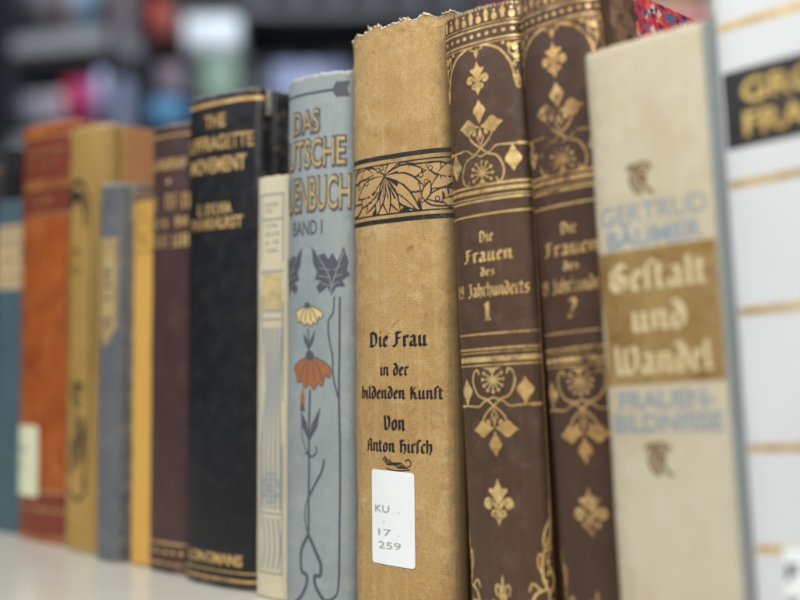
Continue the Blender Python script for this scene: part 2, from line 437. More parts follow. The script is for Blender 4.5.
M['maroon'] = cloth('maroon_book_cloth', (.072, .036, .036), (.05, .026, .027), light=(.095, .055, .052), rough=.45, weave=.5, seed=9, T=36.6, H=239, rub=(.3, .2, .16), streak=.3)
M['yellow'] = cloth('yellow_book_cloth', (.68, .39, .085), (.55, .31, .06), rough=.55, weave=.3, seed=10, speck=.08)
M['grey'] = cloth('slate_grey_book_cloth', (.115, .125, .145), (.16, .165, .18), light=(.2, .2, .205), rough=.5, weave=.6, seed=11, T=21.5, H=212, rub=(.42, .4, .36), streak=.4)
M['mustard'] = cloth('mustard_book_cloth', (.45, .285, .08), (.34, .19, .045), rough=.5, weave=.5, seed=12, T=43.0, H=250.5, rub=(.6, .48, .28), dirt=(.22, .13, .035), streak=.3)
M['mustard_board'] = cloth('orange_brown_board_cloth', (.42, .21, .085), (.34, .16, .06), rough=.6, weave=.5, seed=13)
M['orange'] = cloth('orange_book_leather', (.43, .105, .018), (.22, .045, .012), light=(.5, .17, .05), rough=.36, leather=True, seed=14, stain_amt=.9, T=62.4, H=260, rub=(.5, .22, .1), dirt=(.13, .03, .012), streak=.4)
M['red'] = cloth('dark_red_title_leather', (.22, .045, .022), (.15, .03, .018), rough=.4, leather=True, seed=15)
M['teal'] = cloth('teal_book_cloth', (.07, .13, .155), (.05, .10, .12), rough=.55, weave=.5, seed=16)
M['beige'] = cloth('beige_book_cloth', (.50, .46, .345), (.45, .36, .22), light=(.56, .52, .42), rough=.55, weave=.25, seed=17, speck=.1, stain_amt=.7, stops=(.48, .72), T=52.3, H=221.5, rub=(.42, .36, .24), dirt=(.36, .30, .19), streak=.35)
M['jacket_grey'] = cloth('blue_grey_joint_cloth', (.235, .265, .265), (.19, .215, .215), rough=.4, weave=.2, seed=18, speck=.05)
M['white'] = plain('white_book_cover', (.62, .645, .675), rough=.35, var=.05, nscale=14, bump=.04)
M['nearblack'] = cloth('dark_navy_book_cloth', (.012, .014, .02), (.02, .022, .03), rough=.55, seed=19)
M['marbled'] = marbled('red_blue_marbled_paper')
M['gold'] = gold('gold_tooling', (1.0, .74, .32), wear=.38, rough=.32, metal=.55)
M['gold_dim'] = gold('dull_gold_tooling', (.85, .58, .25), wear=.7, rough=.36, metal=.55)
M['gold_bright'] = gold('bright_gold_foil', (.90, .66, .24), under=(.5, .36, .12), wear=.2, rough=.3, metal=.55)
M['gold_print'] = gold('gold_print_on_grey_cloth', (.76, .57, .21), under=(.30, .29, .21), wear=.6, rough=.45, metal=.55)
M['gold_black'] = gold('gold_lettering_on_black_cloth', (.88, .61, .25), under=(.14, .10, .04), wear=.35, rough=.4, metal=.4)
M['black_ink'] = ink('black_print', (.012, .012, .014), .3, (.3, .2, .1))
M['leaf_tan'] = ink('pale_brown_leaf_print', (.43, .27, .11), .4, (.5, .33, .15), rough=.6)
M['slate_ink'] = ink('slate_grey_print', (.075, .082, .10), .35, (.2, .22, .24))
M['blue_ink'] = ink('pale_blue_print', (.235, .285, .325), .35, (.5, .48, .4))
M['brown_ink'] = ink('brown_print', (.17, .11, .045), .35, (.45, .38, .25))
M['rust'] = ink('rust_orange_print', (.33, .125, .048), .4, (.3, .1, .04))
M['flower_yellow'] = ink('pale_yellow_print', (.66, .50, .22), .3, (.5, .45, .3))
M['gold_panel'] = gold('dull_gold_title_panel', (.66, .45, .18), under=(.26, .17, .07), wear=.75, rough=.34, metal=.75)
M['panel_letters'] = ink('pale_gold_print', (.60, .50, .30), .3, (.5, .38, .2))
M['label'] = plain('white_label_paper', (.80, .86, .875), rough=.4, var=.035, nscale=45, bump=.05)
M['label_ink'] = ink('faint_grey_label_print', (.36, .36, .36), .6, (.6, .6, .6))
M['label_ink_dark'] = ink('dark_label_print', (.06, .07, .09), .2, (.2, .2, .2))
M['pale_label'] = plain('pale_yellow_label_paper', (.74, .76, .52), rough=.5, var=.05)
M['cream_band'] = plain('cream_title_label', (.60, .46, .25), rough=.6, var=.12, nscale=120)
M['thread'] = plain('white_frayed_thread', (.70, .62, .48), rough=.8, var=.2, nscale=300)

def rounded(u0, u1, z0, z1, r, n=5, skew=0):
    pts = []
    for cx, cz, a0 in ((u1 - r, z1 - r, 0), (u0 + r, z1 - r, 90), (u0 + r, z0 + r, 180), (u1 - r, z0 + r, 270)):
        for i in range(n + 1):
            a = radians(a0 + 90 * i / n); x, z = cx + r * cos(a), cz + r * sin(a)
            pts.append((x, z - skew * x))
    return pts

# ================================================================== DIE FRAU (the sharp tan book)
df = Book('tan_cloth_book', 58.6, 255.5, 8.0, 'tan cloth book with torn top edge, black leaf band and white call number label',
          (-.0264, 0, 0), lean=.8, D=185, spine=M['tan'], board=M['tan_board'], torn=1, nu=90, nv=90, cap=1.2, joint=8.5, cover_t=3.2, seed=2, wobble=.3, p=2.3)
# frayed white threads and lifted flakes along the torn head of the spine
bm = bmesh.new()
rr = random.Random(4)
def torn_top(u):
    return df.h + tear(df.mid + u, df.mid, 2)
u = -35.0
while u < 35.0:
    zt = torn_top(u)
    w = rr.uniform(.5, 2.2); hgt = rr.uniform(.1, .5)
    if rr.random() < .1: w *= 1.6; hgt *= 2.4
    pts = []
    m = 5
    for j in range(m + 1):
        uu = u + w * j / m
        pts.append((uu, torn_top(uu) + (hgt * rr.uniform(.1, 1) if 0 < j < m else -.2)))
    lo = [df.at(p[0], torn_top(p[0]) - rr.uniform(.1, .8), .16) for p in pts]
    hi = [df.at(p[0], p[1], rr.uniform(-.3, .35)) for p in pts]
    A = [bm.verts.new(p) for p in lo]; B = [bm.verts.new(p) for p in hi]
    A2 = [bm.verts.new(p + Vector((0, .0003, 0))) for p in lo]; B2 = [bm.verts.new(p + Vector((0, .0003, 0))) for p in hi]
    for j in range(m):
        bm.faces.new((A[j], A[j + 1], B[j + 1], B[j])); bm.faces.new((A2[j + 1], A2[j], B2[j], B2[j + 1]))
        bm.faces.new((B[j], B[j + 1], B2[j + 1], B2[j]))
    u += w * rr.uniform(.6, 1.3)
mesh_obj('frayed_edge', bm, M['thread'], df.root, smooth=False)
S = df.L / 2 - .5
d = Deco()
for z, w in ((198.6, 1.9), (195.6, .55), (174.2, .55), (171.4, 1.9)): d.line(-S - 3, S + 2, z, w)
d.build('band_line', df, M['black_ink'])
# leaf band
blk, fil = Deco(), Deco()
def leaf(cx, cz, ang, ln, wd, k, bend=0.0, vein=True):
    a = radians(ang); ca, sa = cos(a), sin(a)
    def P(t, s_): 
        x = t * ln; y = s_ * wd / 2 + bend * ln * t * t
        return (cx + x * ca - y * sa, cz + x * sa + y * ca)
    prof = [(0, .0), (.1, .28), (.25, .68), (.45, 1.0), (.62, .96), (.78, .66), (.9, .3), (1, 0)]
    def out(g, e): 
        return [P(t * (1 + e * .6) - e * .2, s_ * g) for t, s_ in prof] + [P(t * (1 + e * .6) - e * .2, -s_ * g) for t, s_ in reversed(prof[1:-1])]
    blk.poly(out(1.0 + 1.75 / wd, 1.9 / ln), 2 * k)
    fil.poly(out(1.0, 0), 2 * k + 1)
    if vein: blk.l = 2 * k + 1; st = [P(.12, .02), P(.5, .05), P(.8, .02)]; blk.stroke(st, .22, 4); 
k = 0
for i, (ang, ln, wd, bd) in enumerate([(20, 15, 5.5, .05), (38, 13, 4.5, 0), (3, 22, 6.0, -.04), (-16, 24, 6.5, -.05), (-43, 25, 6.5, .06), (-66, 18, 4.6, .1), (-84, 16.5, 4.2, .05), (-103, 16.5, 4.4, -.04),
                        (-122, 18, 4.6, -.08), (-138, 20, 5.5, -.08), (-155, 19, 5.8, 0)]):
    leaf(-5.5, 190.5, ang, ln, wd, i + 1, bd, vein=False)
blk.l = 26
leaf(-12, 192, 168, 13, 4.6, 12, .1, False); leaf(-27, 181, 200, 10, 6, 13, 0, False); leaf(-30, 176, 12, 11, 4, 14, .1, False)
leaf(-18, 194, 205, 9, 3.4, 15, .1, False); leaf(17, 193, -20, 12, 4.5, 4, .1, False); leaf(19, 183, 30, 15, 5.5, 5, 0, False)
leaf(17, 179, 8, 15, 5, 6, 0, False); leaf(22, 189, 12, 11, 5, 7, .1, False); leaf(15, 177.5, 60, 9, 3.2, 8, .1, False); leaf(24, 178, -14, 10, 4.2, 9, 0, False)
leaf(31, 186, -60, 9, 3.6, 10, 0, False)
blk.l = 28
blk.stroke([(-5, 191), (-13, 195), (-22, 193), (-26, 186), (-27, 178)], .6, 6); blk.stroke([(-5, 191), (4, 195.3), (12, 194), (22, 194), (30, 192)], .5, 6)
blk.stroke([(-4, 190), (0, 184), (6, 180), (12, 175)], .5, 6); blk.stroke([(14, 186), (15, 180), (20, 176), (30, 175.5)], .55, 6)
for x, z in ((-20, 191), (-16, 188.5), (-22, 187.5), (-9, 193.6), (-6.6, 194.2), (14.5, 189), (17, 186), (22, 178.6), (19, 191.6)):
    blk.disc(x, z, 1.15, l=30); fil.disc(x, z, .75, l=31)
blk.stroke([(-6, 190), (-8, 184), (-7.5, 177)], .5, 4); blk.poly([(10, 174.5), (15, 174.5), (14, 180)], 1); blk.poly([(-13, 174.5), (-8, 174.5), (-11, 177)], 1); blk.poly([(3, 174.5), (9, 174.5), (7, 177.5)], 1)
# black wedges between the radiating stems
for a0, a1, r in ((-20, -35, 9), (-55, -60, 12), (-74, -78, 10), (-92, -95, 9), (-110, -114, 10), (-128, -132, 10), (12, 8, 8), (28, 32, 9)):
    blk.poly([(-5.5, 190.5), (-5.5 + r * cos(radians(a0)), 190.5 + r * sin(radians(a0))), (-5.5 + r * cos(radians(a1)), 190.5 + r * sin(radians(a1)))], 25)
cl = (-S - 3, S + 1.5, 174.4, 195.4)
blk.build('leaf_outline', df, M['black_ink'], clip=cl); fil.build('leaf_print', df, M['leaf_tan'], clip=cl)
d = Deco()
d.fraktur('Die Frau', 0.3, 118.3, 4.4, 32, w=.3)
d.fraktur('in der', -1, 106.2, 3.5, 16, w=.3)
d.fraktur('bildenden Kunſt', 1.0, 96.4, 3.6, 44.5, w=.3)
d.fraktur('Von', -1, 83.4, 4.2, 11.5, w=.3)
d.fraktur('Anton Hirſch', .3, 74.2, 3.7, 36, w=.3)
d.build('title_lettering', df, M['black_ink'])
d = Deco()
d.xf = lambda u, z: (u * .92, z + .9)
for k_ in range(4):
    d.stroke([(-8 + k_ * 1.3, 70.2), (-5 + k_ * 1.3, 68.0), (-2 + k_ * 1.5, 68.8), (1 + k_ * 1.6, 66.8), (3 + k_ * 1.3, 67.6)], .5, 5)
d.stroke([(-8, 70.2), (-6.4, 71.0), (-5.6, 69.8)], .5, 4); d.stroke([(7.2, 67.2), (8.4, 68.8), (7, 70.4), (5, 69.6)], .5, 5); d.stroke([(-6, 66.4), (0, 65.6), (8, 66.2)], .4, 4)
d.build('title_ornament', df, M['black_ink'])
d = Deco(); d.poly(rounded(-14.6, 9.4, 27.0, 66.2, 1.6, skew=.03), 2)
lab = d.build('call_number_label', df, M['label'], eps=.22)
d = Deco(); d.text('KU', -8.2, 48.9, 3.0, 8.4); d.text('.', 1.5, 48.9, 3.1); d.text('.', -7, 44.8, 3.1); d.text('17', -6.8, 39.2, 2.8, 7.4); d.text('.', .8, 39.4, 3); d.text('259', -4.2, 33.8, 2.9, 12.5)
d.build('label_lettering', df, M['label_ink'], parent=lab, eps=.34)

# ================================================================== DIE FRAUEN, two volumes
def petal(d, cx, cz, ang, ln, wd, l=None):
    a = radians(ang); ca, sa = cos(a), sin(a)
    pr = [(0, .06), (.2, .34), (.42, .86), (.52, 1), (.62, .9), (.8, .36), (.9, .2), (1, 0)]
    pts = [(t * ln, s_ * wd / 2) for t, s_ in pr] + [(t * ln, -s_ * wd / 2) for t, s_ in reversed(pr[:-1])]
    d.poly([(cx + x * ca - y * sa, cz + x * sa + y * ca) for x, y in pts], l)
def fleur(d, cx, cz, s):
    """small fleuron, s = half height"""
    petal(d, cx, cz - s * .15, 90, s * 1.2, s * .5); petal(d, cx, cz - .2 * s, 270, s * .85, s * .42)
    for q in (-1, 1):
        d.stroke([(cx, cz - .35 * s), (cx + q * .35 * s, cz + .05 * s), (cx + q * .62 * s, cz + .12 * s), (cx + q * .72 * s, cz - .12 * s), (cx + q * .5 * s, cz - .25 * s), (cx + q * .42 * s, cz - .05 * s)], .16 * s, 5)
        d.stroke([(cx, cz - .1 * s), (cx + q * .28 * s, cz + .35 * s), (cx + q * .45 * s, cz + .52 * s), (cx + q * .2 * s, cz + .5 * s)], .15 * s, 5)
        d.stroke([(cx, cz - .45 * s), (cx + q * .3 * s, cz - .4 * s), (cx + q * .36 * s, cz - .56 * s), (cx + q * .1 * s, cz - .62 * s)], .13 * s, 5)
        d.disc(cx + q * .58 * s, cz - .04 * s, .11 * s)
def motif(d, z0, q):
    """flower with tendrils growing away from the band line; q = +1 up, -1 down"""
    old = d.xf
    d.xf = lambda u, z: (u, z0 + q * z)
    for m in (-1, 1):
        d.stroke([(0, 15.0), (m * 3.2, 12.5), (m * 7.4, 10.8), (m * 9.9, 6.2), (m * 9.4, 2.2), (m * 7.4, .9), (m * 6.6, 2.8)], .75, 7)
        d.stroke([(0, 11.6), (m * 4.5, 13.2), (m * 7.2, 15.0), (m * 12, 14.8), (m * 20, 14.6)], .66, 5)
        petal(d, m * 14.0, 14.6, 270, 10.6, 6.8); d.stroke([(m * 16, 14.8), (m * 20, 14.7)], 1.3)
        d.stroke([(0, 15.0), (m * 3.2, 17.2), (m * 5.4, 20.2), (m * 4.4, 22.6), (m * 2.4, 22.0), (m * 2.7, 20.2)], .75, 7)
        d.disc(m * 3.1, 20.9, .85)
        d.stroke([(0, 16.2), (m * 1.2, 18.4), (m * 1.4, 20)], .55, 4)
        petal(d, m * .5, 23.4, 90 - m * 86, 10.2, 6.6)
        d.poly([(0, 3.2), (m * 1.6, 1.2), (m * 4.8, .2), (0, .2)] if m > 0 else [(0, .2), (-4.8, .2), (-1.6, 1.2), (0, 3.2)])
    petal(d, 0, 24.6, 90, 9.8, 6.0); petal(d, 0, 23.5, 270, 5.5, 1.6)
    for i in range(9):
        a = radians(-32 + i * 30.5); r = 5.6
        d.stroke([(0 + .9 * cos(a), 4.8 + .9 * sin(a)), (r * .7 * cos(a), 4.8 + r * .68 * sin(a))], .62); d.disc(r * .88 * cos(a), 4.8 + r * .84 * sin(a), .75)
    petal(d, 0, 2, 90, 5, 1.8)
    d.xf = old
def frauen(volume, X, T, lean, label, mats, board_r, det=1):
    bk = Book('brown_gilt_book', T, 251.3, 6.0, label, (X, 0, 0), lean=lean, D=175, spine=mats[0], board=M['brown'], board_r=board_r, nu=70, nv=80, p=2.3,
              joint=8, cover_t=3, seed=volume + 20, wobble=.15, cap=1.6)
    S = bk.L / 2
    e = S - 1.3
    g = Deco()
    for z, w in ((242.2, .7), (243.6, .3), (237.0, .75), (235.7, .35)): g.line(-e, e, z, w)
    for i in range(12):
        u = -e + 1.2 + i * (2 * e - 2.4) / 11
        if i % 2: petal(g, u, 244.2, 90, 6.0, 2.3); g.disc(u, 245.4, .9)
        else: g.disc(u, 245.8, 1.25, 1.5); g.disc(u, 248.2, .6)
        g.disc(u, 239.7, .95, .8)
    for i in range(24): g.disc(-e + .8 + i * (2 * e - 1.6) / 23, 250.0, .42)
    for m in (-1, 1):
        pts = [(m * e, 236), (m * 2.2, 236), (m * 3.5, 234.9), (m * 6, 235.2), (m * 9.5, 233.6), (m * 12.3, 231), (m * 14.5, 228), (m * 15.6, 225.8), (m * e, 225)]
        arc = smooth([(m * 1.8, 235.3), (m * 4.5, 235.3), (m * 9.5, 233.2), (m * 12.6, 230.2), (m * 14.8, 226.6), (m * 15.8, 223)], 5)
        g.stroke(arc, 1.0)
        g.stroke([(m * 15.8, 223), (m * 16.6, 218), (m * 17.8, 216.4), (m * 18.2, 219), (m * 17.2, 223)], .8, 5)
        g.disc(m * 17.2, 219.5, .9, 2.2)
        for (x, z, r) in ((16.8, 232.5, 1.3), (14.6, 233.6, 1.0), (17.2, 228.8, 1.2), (12.2, 234.6, .7), (16.3, 225.4, .9)): g.disc(m * x, z, r)
        g.stroke([(m * e, 235), (m * 15.6, 233.4), (m * 14.4, 231), (m * 16, 229.4), (m * 18, 231)], .6, 5)
        g.stroke([(m * 18.2, 227), (m * 16.4, 226.6), (m * 16, 224.6)], .6, 4)
        # long border lines and lower corner scrolls
        g.rect(m * e - .22, m * e + .22, 55, 236)
        g.stroke([(m * e, 60), (m * (e - .6), 48), (m * (e - 1), 42)], .9, 4)
        g.stroke([(m * (e - .5), 46), (m * (e - 3.6), 38), (m * (e - 4), 30), (m * (e - 1.6), 25), (m * e, 29), (m * (e - 1.2), 33), (m * (e - 2.2), 31)], .95, 6)
        g.stroke([(m * (e - .3), 42), (m * (e - 2.2), 36), (m * (e - .6), 33)], .7, 5)
        g.stroke([(m * (e - 2), 26), (m * (e - 7), 24), (m * (e - 9), 18), (m * (e - 6), 14), (m * (e - 3.4), 17), (m * (e - 5), 20)], 1.0, 6)
        g.stroke([(m * (e - 2), 25), (m * (e - 2), 18), (m * (e - .4), 12)], .9, 5)
        g.stroke([(m * 1, 8), (m * 5, 12), (m * 4, 17), (m * 1.6, 16)], .8, 5)
        g.stroke([(m * (e - .4), 52), (m * (e - 2.6), 47), (m * (e - 3.2), 42), (m * (e - 1.6), 40), (m * (e - 1), 43.5)], .8, 6)
        g.stroke([(m * (e - 4), 31), (m * (e - 5.6), 35), (m * (e - 5), 39), (m * (e - 3.6), 37)], .75, 6)
        g.stroke([(m * (e - 4.6), 25), (m * (e - 8), 28), (m * (e - 9.5), 25)], .8, 5); g.stroke([(m * (e - .4), 22), (m * (e - 3.4), 20), (m * (e - 4), 15)], .8, 5)
        for x, z, r in ((1.6, 36, .7), (3.2, 28.6, .8), (6.4, 19.6, 1.0), (1.4, 44.6, .6), (8.8, 20, .7), (1.4, 17, .9)): g.disc(m * (e - x), z, r)
        g.stroke([(m * .6, 24), (m * 2.4, 27), (m * 3.4, 25), (m * 2.6, 22.6)], .7, 5); g.stroke([(m * .6, 17), (m * 3.6, 20.5), (m * 5, 18), (m * 3.8, 15)], .8, 5)
    g.stroke([(-3.2, 234.6), (0, 233.6), (3.2, 234.6)], .6, 4); petal(g, 0, 235, 270, 4.6, 2.2)
    for z in (5, 9.4, 11): g.line(-e, e, z, .6)
    petal(g, 0, 14, 90, 17.0, 3.6); petal(g, -1, 16, 130, 7, 2.2); petal(g, 1, 16, 50, 7, 2.2)
    fleur(g, 0, 222.8, 6.6); fleur(g, 0, 58, 8.6)
    motif(g, 180.0, 1); motif(g, 109.5, -1)
    for z, w in ((180.2, 1.0), (178.0, 1.5), (175.6, .5), (174.3, .9), (168.8, .75), (122.4, .75), (116.6, .8), (115.2, .4), (112.6, 2.0), (110.3, .6)):
        g.line(-e, e, z, w)
    g.build('gilt_ornament', bk, mats[1])
    t = Deco()
    t.fraktur('Die', .2, 158.2, 3.0, 6.8, w=.3)
    t.fraktur('Frauen', .2, 150.6, 3.6, 23, w=.32)
    t.fraktur('des', .2, 144.9, 2.3, 6.8, w=.32)
    t.fraktur('19. Jahrhunderts', 0.6, 137.0, 3.6, T - 4.0, w=.3, sp=.02)
    t.fraktur(str(volume), -.6, 127.8, 5.0, 3.4 if volume == 1 else 5.0, w=.3)
    if volume == 1:
        t.rect(-2.0, .9, 127.5, 128.2)
    t.build('title_lettering', bk, mats[1])
    return bk
M['brown2'] = cloth('dark_brown_book_leather', (.070, .037, .024), (.048, .026, .017), light=(.085, .050, .036), rough=.46, weave=.5, spec=.3, speck=.3, period=.55, seed=25, T=34.8, H=251.3, streak=.35, rub=(.25, .16, .1))
f1 = frauen(1, .0437, 38.2, 3.3, 'brown gilt-tooled volume one with sharp gold flowers, standing against the tan torn book', (M['brown'], M['gold']), M['brown'])
f2 = frauen(2, .0918, 34.8, 5.0, 'brown gilt-tooled volume two with dull gold and red marbled cover, half behind the beige book', (M['brown2'], M['gold_dim']), M['marbled'])
# leather strip on the marbled board, next to the joint
T2 = 34.8
mesh_obj('leather_strip', box_bm((T2 - .4) * MM, (T2 + .45) * MM, 7.6 * MM, 26 * MM, .4 * MM, 250.9 * MM, .3 * MM), M['brown2'], f2.root)

# ================================================================== beige book
bg = Book('beige_book', 52.3, 221.5, 2.2, 'beige book with gold title panel and pale blue lettering, beside the white book', (.1238, -.010, 0), lean=3.9, yaw=4, D=150,
          spine=M['beige'], board=M['jacket_grey'], p=3.6, nu=60, joint=6, seed=31, cap=2.2)
e = bg.L / 2
d = Deco(); d.rect(-e + 2.0, e - 7.6, 104.4, 149.8); pn = d.build('title_panel', bg, M['gold_panel'])
d = Deco()
d.fraktur('Geſtalt', -2.5, 136.0, 6.6, 38, w=.26); d.fraktur('und', -2.5, 122.2, 6.4, 21, w=.26); d.fraktur('Wandel', -2.4, 108.0, 6.6, 37, w=.26)
d.build('title_lettering', bg, M['panel_letters'], eps=.24)
d = Deco()
d.text('GERTRUD', -2.4, 159.0, 6.4, 41, bold=.1); d.text('BÄUMER', -2.6, 151.0, 6.0, 36, bold=.25); d.build('author_lettering', bg, M['blue_ink'])
d = Deco(); d.text('FRAUEN-', -2, 96.3, 5.8, 36, bold=.25); d.text('BILDNISSE', -2.4, 88.6, 6.0, 41, bold=.25)
d.build('subtitle_lettering', bg, M['blue_ink'])
d = Deco(); d.rect(e - 7.0, e + 9.5, .5, 220.2); d.build('joint_strip', bg, M['jacket_grey'], eps=.45)
for zc in (173.4, 79.5):
    d = Deco()
    for (r, w) in ((5.2, 1.2), (3.2, 1.2)):
        d.stroke([(-5 + r * .9 * cos(a_ * .5 + .6), zc + r * sin(a_ * .5 + .6)) for a_ in range(9)], w, 3)
    d.stroke([(-11, zc + 3.4), (-9, zc + 5), (-7, zc + 3), (-5, zc), (-3.6, zc - 3.4), (-1, zc - 5.6)], 1.3, 5); d.disc(-5, zc, 1.8)
    d.stroke([(-6, zc + 4), (-8, zc), (-5.6, zc - 4.2)], 1.2, 4)
    d.build('spine_ornament', bg, M['brown_ink'])

# ================================================================== white book with gold bars
wb = Book('white_book', 62, 262, 2.0, 'white book with short gold bars and black title panel at the right edge', (.1772, -.012, 0), lean=3.8, yaw=2, D=190,
          spine=M['white'], p=4, nu=60, joint=7, seed=33, pages=M['white_paper'])
e = wb.L / 2
d = Deco()
for z in (12, 56, 86.5, 128.5, 168.3, 218.5):
    d = Deco(); d.rect(-e + 3.2, e - 3.2, z - 1.15, z + 1.15); d.build('gold_bar', wb, M['gold_bright'])
d = Deco(); d.rect(-e + 3.4, e - 3.4, 179.4, 204.0); pnl = d.build('title_panel', wb, M['black_ink'])
d = Deco(); d.text('GROSSE', 0, 193.2, 7.2, 44, bold=.3); d.text('FRAUEN', 0, 182.9, 7.2, 44, bold=.3)
d.build('title_lettering', wb, M['gold_bright'], parent=pnl, eps=.24)
d = Deco(); d.poly(rounded(-20, 14, 14, 57, 1.6, skew=0), 2); lab = d.build('call_number_label', wb, M['label'], eps=.24)
d = Deco(); d.text('F 6', -13, 47.5, 4.6, 12, bold=.2); d.text('F 12', -12, 37.5, 4.6, 14, bold=.2); d.build('label_lettering', wb, M['label_ink_dark'], parent=lab, eps=.36)

# ================================================================== blue-grey book with flowers
bl = Book('blue_grey_book', 45.4, 243, 8.6, 'pale blue-grey book with gold outlined title and orange and yellow flowers on its spine', (-.0762, 0, 0), lean=0, D=175,
          spine=M['bluegrey'], nu=70, joint=7, seed=41, p=2.2, cap=1.6)
d = Deco()
W = [('DAS', -4.8, 216.6, 10, 17.5), ('DEUTSCHE', -6.2, 200.6, 12.6, 48), ('FRAUENBUCH', -6.4, 180.8, 15, 53)]
for t, u, z, c, w in W: d.text(t, u + .3, z - .25, c, w, offset=.85, bold=.28)
d.text('BAND I', -3.8, 169.6, 6.6, 20, bold=.12)
d.build('title_outline', bl, M['slate_ink'])
d = Deco(); d.l = 20
for t, u, z, c, w in W: d.text(t, u, z, c, w, offset=-.12 if t == 'DAS' else -.02)
d.build('title_lettering', bl, M['gold_print'], eps=.17)
# arrow line
s_, o_, y_, r_ = Deco(), Deco(), Deco(), Deco()
for q_ in (s_, y_, r_): q_.xf = lambda u, z: (u + 1.2, z)
s_.line(-25, 12.5, 234.4, 1.1)
for q in (-1, 1):
    for i in range(3): s_.poly([(10 + i * 2.2, 234.4), (12.4 + i * 2.2, 234.4 + q * 3.6), (14.6 + i * 2.2, 234.4 + q * 3.2), (13 + i * 2.2, 234.4)] if q > 0 else [(10 + i * 2.2, 234.4), (13 + i * 2.2, 234.4), (14.6 + i * 2.2, 231.2), (12.4 + i * 2.2, 230.8)])
def bigleaf(d, cx, cz, m, s=1.0):
    pts = [(0, -10), (-2, -6), (-6.5, -9), (-8.5, -6), (-5.5, -3.2), (-9.5, -2.4), (-8, 1), (-10.5, 5), (-11.6, 13), (-7.5, 8.6), (-3.6, 9.4), (-1.5, 6.4), (.6, 9.4), (3.2, 5.2), (6.2, 12.2), (8.6, 5.0), (7.6, 1.2), (9.4, -.8), (5.6, -3.2), (7, -6.2), (2.6, -6.2)]
    d.poly([(cx + m * x * s, cz + z * s) for x, z in (pts if m > 0 else list(reversed(pts)))])
bigleaf(s_, 10.0, 151.5, 1, .98); bigleaf(s_, -19.0, 151.5, -1, .98)
y_.l = 3
for a in ((10, 144, 3, 154), (8, 148, 2.4, 152), (10, 146, 14, 155)): y_.stroke([(a[0], a[1]), (a[2], a[3])], .35)
# right border stem with twining branch
flower_s, s_ = s_, Deco()
s_.stroke([(15.5, 141), (15.4, 120), (15.2, 98), (15.8, 70), (15.6, 40), (15.2, 14), (13, 8), (8, 6), (0, 3)], 1.0, 6)
s_.stroke([(12.8, 141), (12.2, 134), (9.8, 130), (10.2, 122), (12, 114), (12.2, 106), (14.8, 96)], .8, 6)
s_.stroke([(-22.5, 141), (-22.4, 100), (-22.4, 60), (-22.4, 20), (-18, 6)], 1.0, 6)
s_.build('border_line', bl, M['slate_ink']); s_ = flower_s
def poppy(f, ol, cx, cz, w, h):
    pts = [(0, .5), (.35, .42), (.8, .25), (1, .05), (.9, -.2), (.75, -.1), (.6, -.45), (.4, -.35), (.2, -.55), (-.05, -.4), (-.3, -.52), (-.5, -.3), (-.75, -.35), (-.85, -.05), (-1, .1), (-.7, .3), (-.3, .42)]
    P = [(cx + x * w, cz + z * h) for x, z in pts]
    f.l = 8; f.poly(P, 8); ol.l = 12
    ol.stroke(smooth(P + [P[0]], 3), .5)
    for q in (-.6, -.2, .22, .62): ol.stroke([(cx + q * .3 * w, cz + h * .4), (cx + q * .75 * w, cz + .05 * h), (cx + q * w, cz - .3 * h)], .55, 3)
    ol.disc(cx - .05 * w, cz + .5 * h, .22 * w, .16 * h)
poppy(y_, s_, -3.6, 133.0, 9, 9); poppy(r_, s_, -2.0, 107.5, 12.0, 14.5)
s_.stroke([(-3.6, 127), (-3, 118), (-3, 114.6)], .7, 3)
for cx, cz, k_ in ((-3.2, 117, .9), (-2.6, 76, 1.5)):
    s_.poly([(cx, cz), (cx - 3.4 * k_, cz + 5 * k_), (cx - 3.6 * k_, cz + 9 * k_), (cx - 1 * k_, cz + 5.5 * k_)][::-1]); s_.poly([(cx, cz), (cx + 1 * k_, cz + 5 * k_), (cx + 4.6 * k_, cz + 10.5 * k_), (cx + 3.4 * k_, cz + 4.6 * k_)])
s_.stroke([(-2.2, 99.5), (-2.6, 82), (-2.6, 60), (-2.8, 34)], 1.2, 4)
s_.stroke([(-2.6, 51), (1, 57), (5, 63), (6.4, 68.6)], 1.1, 5); s_.stroke([(-2.6, 52), (-5, 46), (-5, 40), (-2.8, 34)], .6, 5); s_.stroke([(-5, 71), (-1, 69.4), (2, 71.5), (1.6, 74)], .7, 4)
s_.stroke([(-2.8, 34.5), (-7.6, 27), (-7.4, 18), (-4, 16.5), (-4.2, 12), (-8, 6), (-14, 2)], 1.6, 4); s_.stroke([(-2.8, 34.5), (1.6, 27.5), (4.6, 22), (4.2, 17), (1, 16.4), (2, 11.5), (7, 6), (13, 2.5)], 1.6, 4)
s_.stroke([(-7.2, 88), (-7.2, 78), (-3, 70)], .5, 4)
r_.poly([(-8.6, 91), (-6, 91), (-5.6, 96), (-7, 100), (-8.8, 96)], 4)
s_.poly([(-8.8, 89.5), (-5.6, 89.5), (-6.2, 93), (-8.2, 93)], 14)
v_ = Deco(); v_.xf = lambda u, z: (u + 1.2, z)
for cx, m in ((10, 1), (-19, -1)):
    v_.stroke([(cx, 142), (cx - m * 1, 150), (cx - m * 9, 162)], .55, 4); v_.stroke([(cx, 144), (cx + m * 2.5, 152), (cx + m * 6, 161)], .5, 4)
    for z, q in ((146, 4), (149.5, 5.5), (153, 5)): v_.stroke([(cx - m * .6, z), (cx - m * q * 1.3, z + 1.2)], .4); v_.stroke([(cx + m * .8, z), (cx + m * q, z + 1.6)], .4)
v_.build('leaf_vein', bl, ink('pale_grey_vein_print', (.24, .28, .29), .2), eps=.2)
s_.build('flower_line_drawing', bl, M['slate_ink']); y_.build('yellow_flower_print', bl, M['flower_yellow'], eps=.09); r_.build('orange_flower_print', bl, M['rust'], eps=.09)

